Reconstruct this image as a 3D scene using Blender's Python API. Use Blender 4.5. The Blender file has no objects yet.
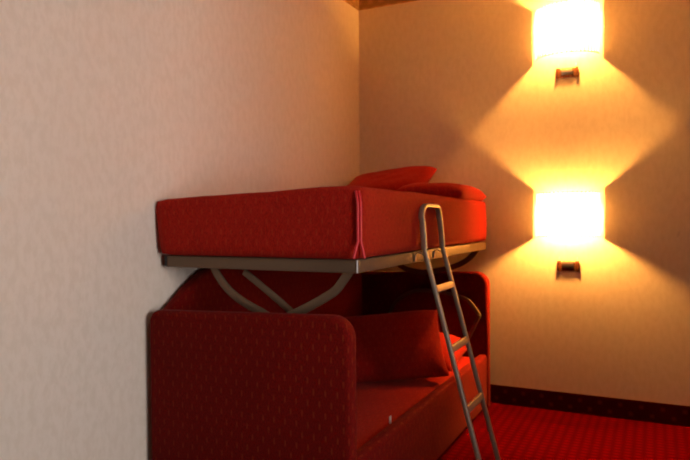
import bpy, bmesh, math, random
from mathutils import Vector, Matrix, noise
random.seed(4)
SC = bpy.context.scene
COL = SC.collection
PI = math.pi

# ------------------------------------------------------------------ materials
class NT:
    def __init__(self, name):
        self.m = bpy.data.materials.new(name); self.m.use_nodes = True
        self.t = self.m.node_tree; self.b = self.t.nodes['Principled BSDF']
        self.out = self.t.nodes['Material Output']
    def n(self, typ, **kw):
        o = self.t.nodes.new(typ)
        for k, v in kw.items(): setattr(o, k, v)
        return o
    def put(self, sock, v):
        if isinstance(v, bpy.types.NodeSocket): self.t.links.new(v, sock)
        else: sock.default_value = v
    def math(self, op, a, b=0.0, c=None):
        o = self.n('ShaderNodeMath', operation=op)
        self.put(o.inputs[0], a); self.put(o.inputs[1], b)
        if c is not None: self.put(o.inputs[2], c)
        return o.outputs[0]
    def mix(self, f, a, b):
        o = self.n('ShaderNodeMix', data_type='RGBA')
        self.put(o.inputs[0], f); self.put(o.inputs[6], a); self.put(o.inputs[7], b)
        return o.outputs[2]
    def ramp(self, v, lo, hi):
        o = self.n('ShaderNodeMapRange', interpolation_type='SMOOTHSTEP')
        self.put(o.inputs[0], v); o.inputs[1].default_value = lo; o.inputs[2].default_value = hi
        return o.outputs[0]
    def coord(self): return self.n('ShaderNodeTexCoord').outputs['Object']
    def noise(self, vec, scale, detail=3, rough=.55, stretch=None):
        if stretch:
            mp = self.n('ShaderNodeMapping'); self.put(mp.inputs[0], vec); mp.inputs[3].default_value = stretch; vec = mp.outputs[0]
        o = self.n('ShaderNodeTexNoise'); self.put(o.inputs['Vector'], vec)
        o.inputs['Scale'].default_value = scale; o.inputs['Detail'].default_value = detail; o.inputs['Roughness'].default_value = rough
        return o.outputs['Fac']
    def bump(self, h, strength, dist):
        o = self.n('ShaderNodeBump'); self.put(o.inputs['Height'], h)
        o.inputs['Strength'].default_value = strength; o.inputs['Distance'].default_value = dist
        self.t.links.new(o.outputs[0], self.b.inputs['Normal'])
    def faceuv(self):
        """(u, v) on the face the point lies on, from object coordinates and the normal"""
        c = self.n('ShaderNodeSeparateXYZ'); self.put(c.inputs[0], self.coord())
        g = self.n('ShaderNodeSeparateXYZ'); self.put(g.inputs[0], self.n('ShaderNodeTexCoord').outputs['Normal'])
        top = self.math('GREATER_THAN', self.math('ABSOLUTE', g.outputs[2]), .7)
        sid = self.math('SUBTRACT', 1, top)
        u = self.math('ADD', c.outputs[0], self.math('MULTIPLY', c.outputs[1], sid))
        v = self.math('ADD', self.math('MULTIPLY', c.outputs[2], sid), self.math('MULTIPLY', c.outputs[1], top))
        return u, v
    def dashes(self, u, v, pu, pv, hw, hh, soft=.5, shift=.5):
        """staggered rows of small marks, 0..1"""
        vv = self.math('DIVIDE', v, pv); row = self.math('FLOOR', vv)
        odd = self.math('MODULO', self.math('ABSOLUTE', row), 2)
        uu = self.math('ADD', self.math('DIVIDE', u, pu), self.math('MULTIPLY', odd, shift))
        fu = self.math('ABSOLUTE', self.math('SUBTRACT', self.math('FRACT', uu), .5))
        fv = self.math('ABSOLUTE', self.math('SUBTRACT', self.math('FRACT', vv), .5))
        a = self.math('SUBTRACT', 1, self.ramp(fu, hw * (1 - soft), hw * (1 + soft)))
        b = self.math('SUBTRACT', 1, self.ramp(fv, hh * (1 - soft), hh * (1 + soft)))
        return self.math('MULTIPLY', a, b)

def srgb(r, g, b):
    f = lambda c: (c / 255 / 12.92) if c / 255 <= .04045 else ((c / 255 + .055) / 1.055) ** 2.4
    return (f(r), f(g), f(b), 1)

def wall_mat(name, smudge=False):
    k = NT(name); c = k.coord()
    a = k.noise(c, 34, 5, .62, (1, 1, .55)); b = k.noise(c, 2.1, 3, .5)
    col = k.mix(k.ramp(a, .36, .62), WALL_LO, WALL_HI)
    col = k.mix(k.math('MULTIPLY', k.ramp(b, .35, .7), .25), col, WALL_LO)
    if smudge:                                   # a small scuff in the paper beside the lower lamp
        mp = k.n('ShaderNodeMapping'); k.put(mp.inputs[0], c)
        mp.vector_type = 'POINT'; mp.inputs[1].default_value = (-2.10, 0, -1.149); 
        s = k.n('ShaderNodeSeparateXYZ'); k.put(s.inputs[0], mp.outputs[0])
        x = k.math('SUBTRACT', s.outputs[0], k.math('MULTIPLY', s.outputs[2], .3))
        d = k.math('ADD', k.math('POWER', k.math('DIVIDE', x, .0075), 2), k.math('POWER', k.math('DIVIDE', s.outputs[2], .024), 2))
        col = k.mix(k.math('MULTIPLY', k.math('SUBTRACT', 1, k.ramp(d, .2, 1.2)), .16), col, (.12, .07, .04, 1))
    k.put(k.b.inputs['Base Color'], col); k.b.inputs['Roughness'].default_value = .75
    k.b.inputs['Specular IOR Level'].default_value = .25
    k.bump(a, .16, .004)
    return k.m

def fabric_mat(name, base, dark, fleck, amt=.55, rough=.85, sheen=.15):
    k = NT(name); c = k.coord(); u, v = k.faceuv()
    d = k.dashes(u, v, .050, .042, .075, .27)
    w = k.noise(c, 260, 2, .6, (1, 1, .35)); l = k.noise(c, 5, 3)
    col = k.mix(k.ramp(w, .3, .7), dark, base)
    col = k.mix(k.math('MULTIPLY', k.ramp(l, .35, .7), .3), col, dark)
    col = k.mix(k.math('MULTIPLY', d, amt), col, fleck)
    k.put(k.b.inputs['Base Color'], col); k.b.inputs['Roughness'].default_value = rough
    k.b.inputs['Specular IOR Level'].default_value = .08
    k.b.inputs['Sheen Weight'].default_value = sheen; k.b.inputs['Sheen Tint'].default_value = (.9, .25, .2, 1)
    k.bump(w, .35, .002)
    return k.m

def plain_mat(name, col, rough=.5, metal=0., nscale=60, var=.15, spec=.5):
    k = NT(name); c = k.coord(); a = k.noise(c, nscale, 3)
    d = tuple(x * (1 - var) for x in col[:3]) + (1,)
    k.put(k.b.inputs['Base Color'], k.mix(a, d, col))
    k.b.inputs['Roughness'].default_value = rough; k.b.inputs['Metallic'].default_value = metal
    k.b.inputs['Specular IOR Level'].default_value = spec
    return k.m

WALL_HI = srgb(229, 213, 196); WALL_LO = srgb(222, 205, 186)
M = {}
M['wall'] = wall_mat('wallpaper'); M['wall_back'] = wall_mat('wallpaper_scuffed', True)
M['ceiling'] = plain_mat('ceiling_paint', srgb(228, 216, 196), .8)
M['dark_wall'] = plain_mat('dark_unseen_wall', srgb(84, 56, 40), .5)  # unseen walls made dark to cut the light they bounce back
M['red'] = fabric_mat('red_upholstery', srgb(114, 12, 5), srgb(86, 6, 3), srgb(165, 80, 40), .15, sheen=.06)
M['bedding'] = fabric_mat('red_bed_cover', srgb(172, 33, 18), srgb(134, 20, 11), srgb(190, 92, 50), .12, sheen=.05)
M['pillow'] = fabric_mat('red_pillow_cover', srgb(160, 24, 13), srgb(120, 13, 8), srgb(190, 70, 45), .15)
M['piping'] = plain_mat('red_piping', srgb(205, 28, 34), .5)
M['frame'] = plain_mat('champagne_metal', srgb(112, 90, 70), .45, .5, 40, .1)
M['ladder'] = plain_mat('satin_metal', srgb(176, 160, 142), .38, .6, 40, .1)
M['chrome'] = plain_mat('chrome', srgb(190, 178, 164), .3, 1., 20, .05)
M['bronze'] = plain_mat('dark_bronze', srgb(112, 66, 40), .4, .5, 20, .1)
M['rubber'] = plain_mat('dark_rubber', srgb(40, 38, 36), .8)
M['cream'] = plain_mat('cream_enamel', srgb(226, 212, 190), .4)
M['white'] = plain_mat('pale_plastic', srgb(214, 208, 205), .35)
M['ply'] = plain_mat('slat_wood', srgb(150, 105, 66), .6)

k = NT('patterned_carpet'); c = k.coord(); s = k.n('ShaderNodeSeparateXYZ'); k.put(s.inputs[0], c)
d = k.dashes(s.outputs[0], s.outputs[1], .052, .045, .30, .30, .7, 0.0); w = k.noise(c, 420, 2, .7)
col = k.mix(d, srgb(66, 2, 5), srgb(92, 3, 7)); col = k.mix(k.math('MULTIPLY', w, .5), col, srgb(62, 3, 4))
k.put(k.b.inputs['Base Color'], col); k.b.inputs['Roughness'].default_value = .95; k.b.inputs['Specular IOR Level'].default_value = .0
k.bump(w, .6, .004); M['carpet'] = k.m

k = NT('carpet_skirting'); c = k.coord(); s = k.n('ShaderNodeSeparateXYZ'); k.put(s.inputs[0], c)
u = k.math('ADD', s.outputs[0], s.outputs[1])
d = k.dashes(u, k.math('ADD', s.outputs[2], -.012), .118, .05, .10, .24, .6); w = k.noise(c, 300, 2, .7)
col = k.mix(k.math('MULTIPLY', d, .17), k.mix(w, srgb(50, 7, 7), srgb(70, 11, 10)), srgb(170, 74, 52))
k.put(k.b.inputs['Base Color'], col); k.b.inputs['Roughness'].default_value = .95; k.b.inputs['Specular IOR Level'].default_value = .0
M['skirting'] = k.m

k = NT('wallpaper_border'); c = k.coord(); s = k.n('ShaderNodeSeparateXYZ'); k.put(s.inputs[0], c)
u = k.math('ADD', s.outputs[0], s.outputs[1])
d = k.dashes(u, s.outputs[2], .09, .06, .22, .3, .6); w = k.noise(c, 50, 3)
k.put(k.b.inputs['Base Color'], k.mix(d, k.mix(w, srgb(150, 112, 66), srgb(166, 124, 78)), srgb(186, 140, 90)))
k.b.inputs['Roughness'].default_value = .8; M['border'] = k.m

# lamp shade: cream pleated cloth that lets light through
k = NT('cream_shade_cloth'); c = k.coord(); w = k.noise(c, 300, 2, .6, (1, 1, .2))
col = k.mix(w, (.95, .90, .80, 1), (.97, .93, .85, 1))
s = k.n('ShaderNodeSeparateXYZ'); k.put(s.inputs[0], c)
th = k.math('ARCTAN2', k.math('DIVIDE', s.outputs[1], -.14), k.math('DIVIDE', s.outputs[0], .187))
fold = k.math('ABSOLUTE', k.math('SUBTRACT', k.math('FRACT', k.math('MULTIPLY', th, 22 / PI)), .5))
col = k.mix(k.math('SUBTRACT', 1, k.ramp(fold, .0, .14)), col, (.22, .15, .07, 1))      # doubled cloth where the pleats are folded
di = k.n('ShaderNodeBsdfDiffuse'); tr = k.n('ShaderNodeBsdfTranslucent'); mx = k.n('ShaderNodeMixShader')
k.put(di.inputs[0], col); k.put(tr.inputs[0], col); mx.inputs[0].default_value = .85
k.t.links.new(di.outputs[0], mx.inputs[1]); k.t.links.new(tr.outputs[0], mx.inputs[2]); k.t.links.new(mx.outputs[0], k.out.inputs[0])
M['shade'] = k.m
BULB = 11500
k = NT('lit_bulb'); em = k.n('ShaderNodeEmission'); em.inputs[0].default_value = (1, .425, .075, 1); em.inputs[1].default_value = BULB
k.t.links.new(em.outputs[0], k.out.inputs[0]); M['bulb'] = k.m

# ------------------------------------------------------------------ helpers
def link(name, me, mat, parent=None, smooth=True):
    o = bpy.data.objects.new(name, me); COL.objects.link(o); me.materials.append(mat)
    if smooth:
        for p in me.polygons: p.use_smooth = True
    if parent: o.parent = parent
    return o
def from_bm(name, bm, mat, parent=None, smooth=True, off=(0, 0, 0), angle=None):
    bmesh.ops.recalc_face_normals(bm, faces=bm.faces)
    bmesh.ops.translate(bm, verts=bm.verts, vec=Vector(off) * -1)
    me = bpy.data.meshes.new(name); bm.to_mesh(me); bm.free()
    o = link(name, me, mat, parent, smooth)
    if smooth and angle is not None:
        try: me.set_sharp_from_angle(angle=math.radians(angle))
        except Exception: pass
    return o
def thing(name, label, cat, loc=(0, 0, 0), group=None):
    o = bpy.data.objects.new(name, None); COL.objects.link(o); o.location = loc
    o.empty_display_size = .1; return tag(o, label, cat, group)
def tag(o, label, cat, group=None):
    o['label'] = label; o['category'] = cat
    if group: o['group'] = group
    return o
def struct(o): o['kind'] = 'structure'; return o
def box_bm(bm, a, b):
    v = [bm.verts.new((x, y, z)) for x in (a[0], b[0]) for y in (a[1], b[1]) for z in (a[2], b[2])]
    for f in ((0, 1, 3, 2), (4, 6, 7, 5), (0, 4, 5, 1), (2, 3, 7, 6), (0, 2, 6, 4), (1, 5, 7, 3)): bm.faces.new([v[i] for i in f])
    return v
def rbox(a, b, r=.01, seg=3):
    bm = bmesh.new(); box_bm(bm, a, b)
    bmesh.ops.recalc_face_normals(bm, faces=bm.faces)
    if r: bmesh.ops.bevel(bm, geom=list(bm.edges), offset=r, segments=seg, profile=.5, affect='EDGES')
    return bm
def prism(pts, axis, a, b, r=.0, seg=3):
    """polygon pts (2D) extruded along axis from a to b; axis 'Y': pts=(x,z); 'X': pts=(y,z)"""
    bm = bmesh.new()
    mk = (lambda p, t: (p[0], t, p[1])) if axis == 'Y' else (lambda p, t: (t, p[0], p[1]))
    A = [bm.verts.new(mk(p, a)) for p in pts]; B = [bm.verts.new(mk(p, b)) for p in pts]
    f1 = bm.faces.new(A); f2 = bm.faces.new(B[::-1]); n = len(pts)
    for i in range(n): bm.faces.new((A[i], B[i], B[(i + 1) % n], A[(i + 1) % n]))
    bmesh.ops.recalc_face_normals(bm, faces=bm.faces)
    if r:
        ed = list(set(f1.edges) | set(f2.edges))
        bmesh.ops.bevel(bm, geom=ed, offset=r, segments=seg, profile=.5, affect='EDGES')
    return bm
def arc(cx, cz, r, a0, a1, n=8):
    return [(cx + r * math.cos(math.radians(a0 + (a1 - a0) * i / n)), cz + r * math.sin(math.radians(a0 + (a1 - a0) * i / n))) for i in range(n + 1)]
def spline(pts, n=8):
    P = [Vector(p) for p in pts]; out = []
    for i in range(len(P) - 1):
        p0 = P[max(i - 1, 0)]; p1 = P[i]; p2 = P[i + 1]; p3 = P[min(i + 2, len(P) - 1)]
        for j in range(n):
            t = j / n
            out.append(.5 * ((2 * p1) + (p2 - p0) * t + (2 * p0 - 5 * p1 + 4 * p2 - p3) * t * t + (3 * p1 - p0 - 3 * p2 + p3) * t ** 3))
    out.append(P[-1]); return out
def sweep(bm, path, sect, up=Vector((0, 1, 0))):
    """sweep a closed 2D section (list of (s,t)) along path; s along 'up' made perpendicular, t across"""
    P = [Vector(p) for p in path]; rings = []
    for i, p in enumerate(P):
        d = (P[min(i + 1, len(P) - 1)] - P[max(i - 1, 0)]).normalized()
        u = up - d * up.dot(d)
        if u.length < 1e-4: u = Vector((1, 0, 0)) - d * d.x
        u.normalize(); w = d.cross(u)
        rings.append([bm.verts.new(p + u * s + w * t) for s, t in sect])
    n = len(sect)
    for a, b in zip(rings, rings[1:]):
        for i in range(n): bm.faces.new((a[i], a[(i + 1) % n], b[(i + 1) % n], b[i]))
    bm.faces.new(rings[0][::-1]); bm.faces.new(rings[-1])
def circ(r, n=12): return [(r * math.cos(2 * PI * i / n), r * math.sin(2 * PI * i / n)) for i in range(n)]
def rrect(w, h, r=.004, n=3):
    out = []
    for cx, cy, a in ((w / 2 - r, h / 2 - r, 0), (-w / 2 + r, h / 2 - r, 90), (-w / 2 + r, -h / 2 + r, 180), (w / 2 - r, -h / 2 + r, 270)):
        out += arc(cx, cy, r, a, a + 90, n)
    return out
def tube(path, r, n=12):
    bm = bmesh.new(); sweep(bm, path, circ(r, n), Vector((.13, .99, .05))); return bm

# ------------------------------------------------------------------ the room
RX, RY, RZ = 4.7, -6.4, 2.97          # right wall, wall behind the viewer, ceiling
def shell(name, a, b, mat): return struct(from_bm(name, rbox(a, b, 0), mat, smooth=False))
shell('floor', (-.12, RY - .12, -.1), (RX + .12, .12, 0), M['carpet'])
shell('ceiling', (-.12, RY - .12, RZ), (RX + .12, .12, RZ + .1), M['ceiling'])
shell('wall_left', (-.12, RY - .12, 0), (0, .12, RZ), M['wall'])
shell('wall_front', (0, RY - .12, 0), (RX + .12, RY, RZ), M['dark_wall'])
AX, AY = 2.6, -2.42                           # added unseen wall block beyond the lamps, keeps window light off the back wall
WY0, WY1, WZ0, WZ1 = -4.6, -2.75, .4, 2.45   # tall window in the right wall, nearer the viewer
shell('wall_back', (0, 0, 0), (AX + .12, .12, RZ), M['wall_back'])
bm = bmesh.new()
box_bm(bm, (AX, AY, 0), (AX + .12, 0, RZ)); box_bm(bm, (AX + .12, AY, 0), (RX, AY + .12, RZ))
struct(from_bm('wall_shade_block', bm, M['dark_wall'], smooth=False))
bm = bmesh.new()
box_bm(bm, (RX, RY, 0), (RX + .12, AY + .12, WZ0)); box_bm(bm, (RX, RY, WZ1), (RX + .12, AY + .12, RZ))
box_bm(bm, (RX, RY, WZ0), (RX + .12, WY0, WZ1)); box_bm(bm, (RX, WY1, WZ0), (RX + .12, AY + .12, WZ1))
struct(from_bm('wall_right', bm, M['dark_wall'], smooth=False))
bm = bmesh.new(); e = .05; ym_ = (WY0 + WY1) / 2
for a, b in (((WY0, WZ0), (WY1, WZ0 + e)), ((WY0, WZ1 - e), (WY1, WZ1)), ((WY0, WZ0 + e), (WY0 + e, WZ1 - e)), ((WY1 - e, WZ0 + e), (WY1, WZ1 - e)),
             ((ym_ - .03, WZ0 + e), (ym_ + .03, WZ1 - e))):
    box_bm(bm, (RX + .03, a[0], a[1]), (RX + .08, b[0], b[1]))
struct(from_bm('window_1', bm, M['white'], smooth=False))
BB, BT = .123, .012
shell('baseboard_back', (BT, -BT, 0), (AX, 0, BB), M['skirting'])
shell('baseboard_left', (0, RY, 0), (BT, 0, BB), M['skirting'])
shell('trim_1', (.01, -.01, 2.80), (AX, 0, RZ), M['border'])
shell('trim_2', (0, RY, 2.80), (.01, 0, RZ), M['border'])

# ------------------------------------------------------------------ the bunk bed
XW, YN, YF, PT = .990, -2.215, -.0586, .075
ZP = .896
bed = thing('bunk_bed', 'red upholstered sofa bunk bed with champagne metal upper frame, standing in the corner', 'bunk bed', (.5, -1.1, 0))
B0 = bed.location.copy()
def part(name, bm, mat, parent=None, angle=None, smooth=True):
    return from_bm(name, bm, mat, parent or bed, smooth, B0, angle)
def panel_pts(x0, x1, z0, z1, rl, rr):
    return [(x0, z0), (x1, z0)] + arc(x1 - rr, z1 - rr, rr, 0, 88, 10) + arc(x0 + rl, z1 - .028 - rl, rl, 92, 180, 8)
def panel(y0, y1):
    bm = prism(panel_pts(.028, XW, .0, ZP, .05, .085), 'Y', y0, y1, .024, 4)
    return part('end_panel', bm, M['red'], angle=50)
panel(YN, YN + PT); panel(YF - PT, YF)
# backrest along the wall, its top corners cut round
yb0, yb1, zt = YN + PT + .004, YF - PT - .004, 1.036
pts = [(yb0, .12), (yb1, .12), (yb1, zt - .24)] + [(yb1 - .24 + .24 * math.cos(a), zt - .24 + .24 * math.sin(a)) for a in [PI / 2 * i / 8 for i in range(1, 9)]]
pts += [(yb0 + .34, zt), (yb0 + .25, zt - .027), (yb0 + .14, zt - .085), (yb0, zt - .18)]
part('backrest', prism(pts, 'X', .018, .085, .02, 3), M['red'], angle=50)
# front rail
part('side_rail', rbox((.925, yb0, .015), (XW - .004, yb1, .354), .022, 4), M['red'], angle=50)
part('seat_base', rbox((.09, yb0, .05), (.92, yb1, .16), .004, 1), M['ply'], smooth=False)

# upper frame: four rectangular tubes
XM0, XM1, YM0, YM1, ZF0, ZF1 = .034, .974, -2.109, -.113, 1.046, 1.098
bm = bmesh.new(); T = .032
for a, b in (((XM0, YM0, ZF0), (XM1, YM0 + T, ZF1)), ((XM0, YM1 - T, ZF0), (XM1, YM1, ZF1)),
             ((XM1 - T, YM0 + T, ZF0), (XM1, YM1 - T, ZF1)), ((XM0, YM0 + T, ZF0), (XM0 + T, YM1 - T, ZF1))):
    b2 = rbox(a, b, .005, 2); me = bpy.data.meshes.new('t'); b2.to_mesh(me); b2.free(); bm.from_mesh(me); bpy.data.meshes.remove(me)
uf = part('upper_frame', bm, M['frame'], angle=40)
part('corner_strip', rbox((XM1 - .004, YM0 - .002, ZF0 + .002), (XM1 + .0015, YM0 + .004, ZF1 - .001), .001, 1), M['white'], uf)['label'] = 'thin pale strip standing in for the frame corner glint'  # edge highlight of the tube put in as a pale strip
part('corner_strip', rbox((XM0 - .003, YM0 - .003, ZF0 + .004), (XM0 + .010, YM0 + .003, ZF1 - .002), .001, 1), M['rubber'], uf)['label'] = 'dark end cap of the frame tube'
bm = bmesh.new()
for i in range(12):
    y = YM0 + .08 + i * .162; box_bm(bm, (XM0 + T, y, ZF1 - .016), (XM1 - T, y + .07, ZF1 - .004))
part('bed_slats', bm, M['ply'], smooth=False)

def flat_arm(pts, w=.036, t=.010, mat='frame', n=8):
    bm = bmesh.new(); sweep(bm, spline(pts, n), rrect(t, w, .003, 2), Vector((0, 1, 0)))
    return part('lift_arm', bm, M[mat], angle=40)
ya = -2.062
flat_arm([(.262, ya, 1.052), (.292, ya, 1.005), (.352, ya, .945), (.43, ya, .900), (.52, ya, .862), (.60, ya, .82)])
yb = -2.03
flat_arm([(.40, yb, 1.03), (.455, yb, .995), (.53, yb, .945), (.61, yb, .890), (.69, yb, .83)], .030)
flat_arm([(.925, ya - .012, 1.052), (.895, ya - .012, 1.012), (.860, ya - .012, .972), (.80, ya - .012, .935), (.72, ya - .012, .893), (.63, ya - .012, .85)])
# far end: the same arms, folding down inside the lower bunk
yc = YF - PT - .012
flat_arm([(.925, yc - .012, 1.052), (.895, yc - .012, 1.012), (.85, yc - .012, .972), (.78, yc - .012, .935), (.68, yc - .012, .905), (.56, yc - .012, .885)])
flat_arm([(.262, yc, 1.052), (.292, yc, 1.005), (.352, yc, .945), (.43, yc, .900), (.56, yc, .88)])
flat_arm([(.284, yc, .545), (.318, yc, .635), (.375, yc, .698), (.450, yc, .740), (.53, yc, .757), (.66, yc, .755), (.80, yc, .727), (.868, yc, .698)], .026)
flat_arm([(.862, yc - .012, .705), (.905, yc - .012, .655), (.938, yc - .012, .606)], .030)
flat_arm([(.940, yc - .024, .612), (.905, yc - .024, .54), (.868, yc - .024, .463), (.83, yc - .024, .40)], .026)

# ------------------------------------------------------------------ mattresses
def soft_box(a, b, r, puff, seed, nx=14, ny=28, nz=6, amp=.006):
    bm = bmesh.new(); V = {}
    def vert(i, j, l):
        if (i, j, l) not in V: V[(i, j, l)] = bm.verts.new((i / nx, j / ny, l / nz))
        return V[(i, j, l)]
    for i in range(nx):
        for j in range(ny):
            for l in (0, nz): bm.faces.new((vert(i, j, l), vert(i + 1, j, l), vert(i + 1, j + 1, l), vert(i, j + 1, l)))
    for i in range(nx):
        for l in range(nz):
            for j in (0, ny): bm.faces.new((vert(i, j, l), vert(i + 1, j, l), vert(i + 1, j, l + 1), vert(i, j, l + 1)))
    for j in range(ny):
        for l in range(nz):
            for i in (0, nx): bm.faces.new((vert(i, j, l), vert(i, j + 1, l), vert(i, j + 1, l + 1), vert(i, j, l + 1)))
    A, Bv = Vector(a), Vector(b); c = (A + Bv) / 2; h = (Bv - A) / 2
    for v in bm.verts:
        q = v.co * 2 - Vector((1, 1, 1))
        q = Vector([math.copysign(1 - (1 - abs(t)) ** 1.25, t) if abs(t) < 1 else t for t in q])   # denser towards the edges
        p = Vector((q.x * h.x, q.y * h.y, q.z * h.z)); inner = Vector([max(-hh + r, min(hh - r, t)) for t, hh in zip(p, h)])
        d = p - inner
        if d.length > 1e-6:
            # push the cube shell onto the rounded shell
            p = inner + d.normalized() * r
        s = (1 - q.x ** 2) * (1 - q.y ** 2) if abs(q.z) > .99 else 0
        p.z += puff * s * (1 if q.z > 0 else 0)
        n3 = noise.noise_vector((c + p) * 5 + Vector((seed, 0, 0)))
        v.co = c + p + Vector((n3.x, n3.y, n3.z * .8)) * amp * (1 if q.z > -.6 else .15)
    return bm
um = thing('mattress', 'thick red covered mattress on the metal upper frame of the bunk bed', 'mattress', (.5, -1.1, ZF1))
U0 = um.location.copy()
mb = soft_box((.008, YM0 - .035, ZF1 + .001), (XM1 + .003, YM1 + .02, 1.360), .022, .012, 3)
for v in mb.verts:
    fz = (v.co.z - ZF1) / .26; fx = (v.co.x - .008) / .97; fy = (v.co.y - YM0) / (YM1 - YM0)
    v.co.z += fz * (fx - .42) * .036 * (1 - .8 * fy)            # the cover is fuller at the outer near corner
    v.co.x += .026 * (1 - min(1, max(0, fz))) ** 2 * max(0, 1 - fx * 6) + .022 * max(0, fx) ** 4 * (1 - fy)
o = from_bm('cover', mb, M['bedding'], um, True, U0)
# double cord down the near right-hand corner, parting at the bottom
xr, yr = XM1 + .017, YM0 - .028
for s in (-1, 1):
    q = Vector((.707, .707, 0)) * s * .0058
    base = Vector((xr, yr, 0))
    P = [base + q * (1 if z > 1.17 else 1 + (1.17 - z) * 38 * (1 if s > 0 else 1.25)) + Vector((.010, -.010, z)) for z in (1.352, 1.31, 1.25, 1.20, 1.17, 1.15, 1.13, 1.115, 1.106)]
    P[0] += Vector((-.014, .014, .004))
    from_bm('piping', tube(spline(P, 5), .0055, 10), M['piping'], um, True, U0)['label'] = 'bright red corner cord'

lm = thing('mattress', 'red covered lower mattress lying inside the bunk bed behind the low front rail', 'mattress', (.5, -1.1, .16))
L0 = lm.location.copy()
from_bm('cover', soft_box((.092, yb0 + .006, .161), (.922, yb1 - .006, .335), .03, .014, 9, amp=.008), M['pillow'], lm, True, L0)
from_bm('glint_strip', rbox((.905, -1.64, .318), (.909, -1.622, .362), .001, 1), M['white'], lm, True, L0)['label'] = 'small white strip standing in for a glint'  # white sliver added in place of a glint beside the rail

# ------------------------------------------------------------------ pillows
def pillow_bm(w, d, t, seed, n=22, pinch=.10, wr=.010):
    bm = bmesh.new(); top = {}; bot = {}
    for i in range(n + 1):
        for j in range(n + 1):
            u = 2 * i / n - 1; v = 2 * j / n - 1
            e = max(abs(u), abs(v))
            x = u * w / 2 * (1 - pinch * (1 - v * v) * 0.0 - pinch * .55 * (1 - v * v) * abs(u) ** 3)
            y = v * d / 2 * (1 - pinch * .55 * (1 - u * u) * abs(v) ** 3)
            hgt = t / 2 * ((1 - u ** 4) * (1 - v ** 4)) ** .5
            nz = noise.noise(Vector((x * 7 + seed, y * 7, seed))) + .5 * noise.noise(Vector((x * 16, y * 16 + seed, 2)))
            hh = hgt + nz * wr * (1 - e ** 3)
            edge = i in (0, n) or j in (0, n)
            top[i, j] = bm.verts.new((x, y, hh if not edge else 0))
            bot[i, j] = top[i, j] if edge else bm.verts.new((x, y, -hgt * .9))
    for i in range(n):
        for j in range(n):
            bm.faces.new((top[i, j], top[i + 1, j], top[i + 1, j + 1], top[i, j + 1]))
            f = [bot[i, j + 1], bot[i + 1, j + 1], bot[i + 1, j], bot[i, j]]
            if len(set(f)) > 2:
                try: bm.faces.new(f)
                except ValueError: pass
    return bm
def pillow(name, label, w, d, t, seed, loc, rot, group, **kw):
    o = from_bm(name, pillow_bm(w, d, t, seed, **kw), M['pillow'])
    o.location = loc       # rot = lean, roll, turn, and the twist in its own plane
    lean, roll, turn, twist = [math.radians(a) for a in rot]
    o.rotation_euler = (Matrix.Rotation(turn, 3, 'Z') @ Matrix.Rotation(roll, 3, 'Y') @ Matrix.Rotation(lean, 3, 'X') @ Matrix.Rotation(twist, 3, 'Z')).to_euler()
    sm = o.modifiers.new('soft', 'SUBSURF'); sm.levels = 1; sm.render_levels = 1
    return tag(o, label, 'pillow', group)
pillow('pillow', 'puffy red pillow propped with raised corner on upper mattress against the far wall', .65, .46, .15, 1, (.336, -.31, 1.474), (24, -5.5, 0, 0), 'pillows on the upper bunk')
pillow('pillow', 'flat bright red pillow at far outer corner of the upper mattress, behind the ladder top', .43, .62, .14, 5, (.778, -.43, 1.402), (0, 3, 0, 0), 'pillows on the upper bunk', wr=.006)
pillow('pillow', 'large red pillow leaning in the lower bunk with its dark edge on the mattress', .66, .46, .17, 8, (.60, -.92, .520), (46, 0, 20, 7), 'pillows on the lower bunk')
pillow('pillow', 'red pillow lying behind the large one at the far end of the lower bunk', .62, .42, .15, 12, (.60, -.42, .425), (13, 8, 0, 0), 'pillows on the lower bunk')

# ------------------------------------------------------------------ the ladder
LY0, LY1 = -1.486, -1.213
lad = thing('bunk_ladder', 'slim satin metal ladder hooked over the side of the upper bunk', 'ladder', (1.32, (LY0 + LY1) / 2, 0))
A0 = lad.location.copy()
xt, zb_, xb = 1.022, 1.112, 1.318
def rail_at(y, z): return Vector((xt + (zb_ - z) / zb_ * (xb - xt), y, z))
RS = rrect(.022, .022, .007, 3)
for y in (LY0, LY1):
    bm = bmesh.new(); sweep(bm, [rail_at(y, zb_ + .004), rail_at(y, .6), rail_at(y, .022)], RS)
    r = from_bm('rail', bm, M['ladder'], lad, True, A0, 45)
    p = rail_at(y, .014)
    from_bm('foot', rbox((p.x - .014, y - .016, 0), (p.x + .016, y + .016, .03), .004, 2), M['rubber'], r, True, A0)
# inverted-U grip that stands up from the rails in front of the mattress
ym = (LY0 + LY1) / 2
P = [Vector((xt, LY0, zb_)), Vector((xt - .003, LY0 + .001, 1.16)), Vector((xt - .010, LY0 + .003, 1.24))]
P += [Vector((xt - .014, LY0 + .004 + .058 * (1 - math.cos(a)), 1.258 + .055 * math.sin(a))) for a in [PI / 2 * i / 6 for i in range(0, 7)]]
Q = [Vector((p.x, 2 * ym - p.y, p.z)) for p in P[::-1]]
bm = bmesh.new(); sweep(bm, P + Q, rrect(.026, .018, .005, 3), Vector((1, 0, 0)))
hk = from_bm('grip', bm, M['ladder'], lad, True, A0, 45)
for y in (LY0, LY1):
    bm = bmesh.new(); sweep(bm, [(xt, y, 1.082), (1.002, y, 1.094), (.988, y, 1.094), (.979, y, 1.084), (.9775, y, 1.055)], rrect(.02, .006, .002, 2))
    from_bm('hook', bm, M['ladder'], lad, True, A0, 45)
for z in (.925, .655, .385):
    a, b = rail_at(LY0 + .012, z), rail_at(LY1 - .012, z)
    bm = bmesh.new(); sweep(bm, [a, b], rrect(.034, .020, .006, 3), Vector((.26, 0, -1)))
    from_bm('rung', bm, M['ladder'], lad, True, A0, 45)

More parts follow.
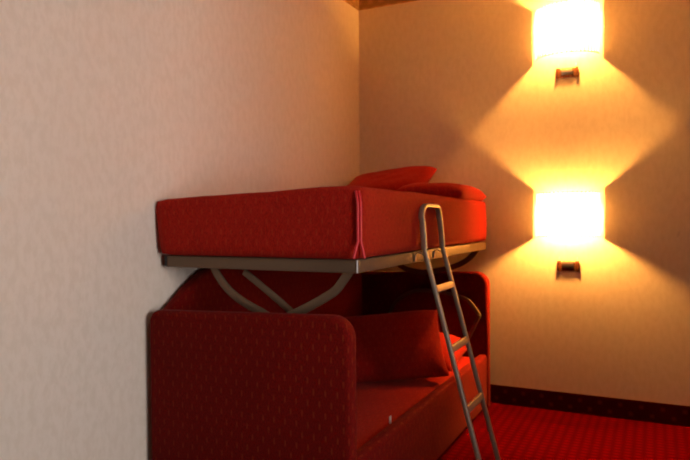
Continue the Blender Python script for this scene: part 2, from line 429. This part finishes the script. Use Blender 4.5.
# ------------------------------------------------------------------ wall lamps
def wall_lamp(label, x, zs0, zs1, zbulb, zm, tilt=0):
    """half-drum pleated shade from zs0 to zs1 on the back wall, bracket at zm below it"""
    t = thing('wall_lamp', label, 'wall lamp', (x, 0, zm), 'pleated wall lamps'); O = t.location.copy()
    W2, D = .187, .14
    NP = 22; bm = bmesh.new(); n = NP * 8; rows = 10; grid = []
    for l in range(rows + 1):
        f = l / rows; z = zs0 + (zs1 - zs0) * f; row = []
        for i in range(n + 1):
            th = PI * i / n; pl = .0045 * math.cos(th * NP * 2) * min(1, 8 * math.sin(th) + .1)
            row.append(bm.verts.new((x - (W2 + pl) * math.cos(th), -.006 - (D + pl) * math.sin(th), z)))
        grid.append(row)
    for a, b in zip(grid, grid[1:]):
        for i in range(n): bm.faces.new((a[i], a[i + 1], b[i + 1], b[i]))
    sh = from_bm('lamp_shade', bm, M['shade'], t, True, O)
    for z in (zs0, zs1):                          # stitched hem rings
        P = [(x - (W2 + .001) * math.cos(PI * i / 40), -.006 - (D + .001) * math.sin(PI * i / 40), z) for i in range(41)]
        from_bm('hem', tube(P, .0035, 8), M['shade'], sh, True, O)
    # bracket: bronze body with chrome plate, end caps, two rods up to a bar inside the shade
    br = from_bm('bracket', rbox((x - .040, -.007, zm - .030), (x + .040, -.0, zm + .030), .003, 3), M['bronze'], t, True, O, 40)
    from_bm('cover_plate', rbox((x - .034, -.011, zm - .014), (x + .034, -.006, zm + .022), .003, 2), M['chrome'], br, True, O, 40)
    for s in (-1, 1):
        bm = bmesh.new(); cx = x + s * .055
        b2 = rbox((cx - .013, -.0085, zm - .034), (cx + .013, -.0, zm + .034), .004, 3)
        from_bm('end_cap', b2, M['bronze'], t, True, O, 40); bm.free()
        from_bm('rod', tube([(cx, -.004, zm + .02), (cx, -.004, zm + .056)], .003, 8), M['cream'], t, True, O)
    from_bm('shade_frame', tube([(x - .185, -.008, zbulb + .072), (x, -.052, zbulb + .072), (x + .185, -.008, zbulb + .072)], .002, 6), M['cream'], t, True, O)
    bm = bmesh.new(); bmesh.ops.create_cone(bm, cap_ends=True, segments=20, radius1=.006, radius2=.006, depth=.04)
    bmesh.ops.translate(bm, verts=bm.verts, vec=(x, -.052, zbulb + .056))
    from_bm('socket', bm, M['white'], t, True, O, 40)
    bm = bmesh.new(); bmesh.ops.create_uvsphere(bm, u_segments=24, v_segments=16, radius=.021)
    for v in bm.verts:
        v.co.x *= .68; v.co.y *= .68; v.co.z *= 1.6
        v.co += Vector((x, -.052, zbulb))
    from_bm('bulb', bm, M['bulb'], t, True, O)
    return t
wall_lamp('lit pleated cream wall lamp at mid height beside the upper bunk, lower of two', 1.475, 1.135, 1.41, 1.255, .941)
wall_lamp('lit pleated cream wall lamp high up near the ceiling, upper of two', 1.470, 2.275, 2.585, 2.46, 2.178)

# ------------------------------------------------------------------ daylight
w = bpy.data.worlds.new('daylight'); SC.world = w; w.use_nodes = True
bg = w.node_tree.nodes['Background']; bg.inputs[0].default_value = (.92, .90, .92, 1); bg.inputs[1].default_value = 12
pl = bpy.data.lights.new('window_portal', 'AREA'); pl.shape = 'RECTANGLE'; pl.size = WY1 - WY0; pl.size_y = WZ1 - WZ0
pl.cycles.is_portal = True
po = bpy.data.objects.new('window_portal', pl); COL.objects.link(po)
po.location = (RX + .1, (WY0 + WY1) / 2, (WZ0 + WZ1) / 2)
po.rotation_euler = Vector((-1, 0, 0)).to_track_quat('-Z', 'Z').to_euler()

# ------------------------------------------------------------------ camera
cam = bpy.data.cameras.new('camera'); co = bpy.data.objects.new('camera', cam); COL.objects.link(co); SC.camera = co
yaw, pit, rol = math.radians(26.4418), math.radians(-.9573), math.radians(-.4231)
fw = Vector((-math.sin(yaw) * math.cos(pit), math.cos(yaw) * math.cos(pit), math.sin(pit)))
r = Vector((math.cos(yaw), math.sin(yaw), 0)); u = r.cross(fw)
r2 = math.cos(rol) * r + math.sin(rol) * u; u2 = -math.sin(rol) * r + math.cos(rol) * u
co.matrix_world = Matrix(((r2.x, u2.x, -fw.x, 1.9785), (r2.y, u2.y, -fw.y, -4.2306), (r2.z, u2.z, -fw.z, 1.25), (0, 0, 0, 1)))
cam.sensor_width = 36; cam.lens = 625.126 / 690 * 36; cam.clip_start = .02
cam.dof.use_dof = True; cam.dof.focus_distance = 1.1; cam.dof.aperture_fstop = 8.5

SC.view_settings.view_transform = 'Standard'; SC.view_settings.look = 'None'
SC.view_settings.exposure = 0.0; SC.view_settings.gamma = 1.0
try: SC.view_settings.use_curve_mapping = False
except Exception: pass
SC.cycles.max_bounces = 8; SC.cycles.diffuse_bounces = 6; SC.cycles.caustics_reflective = False
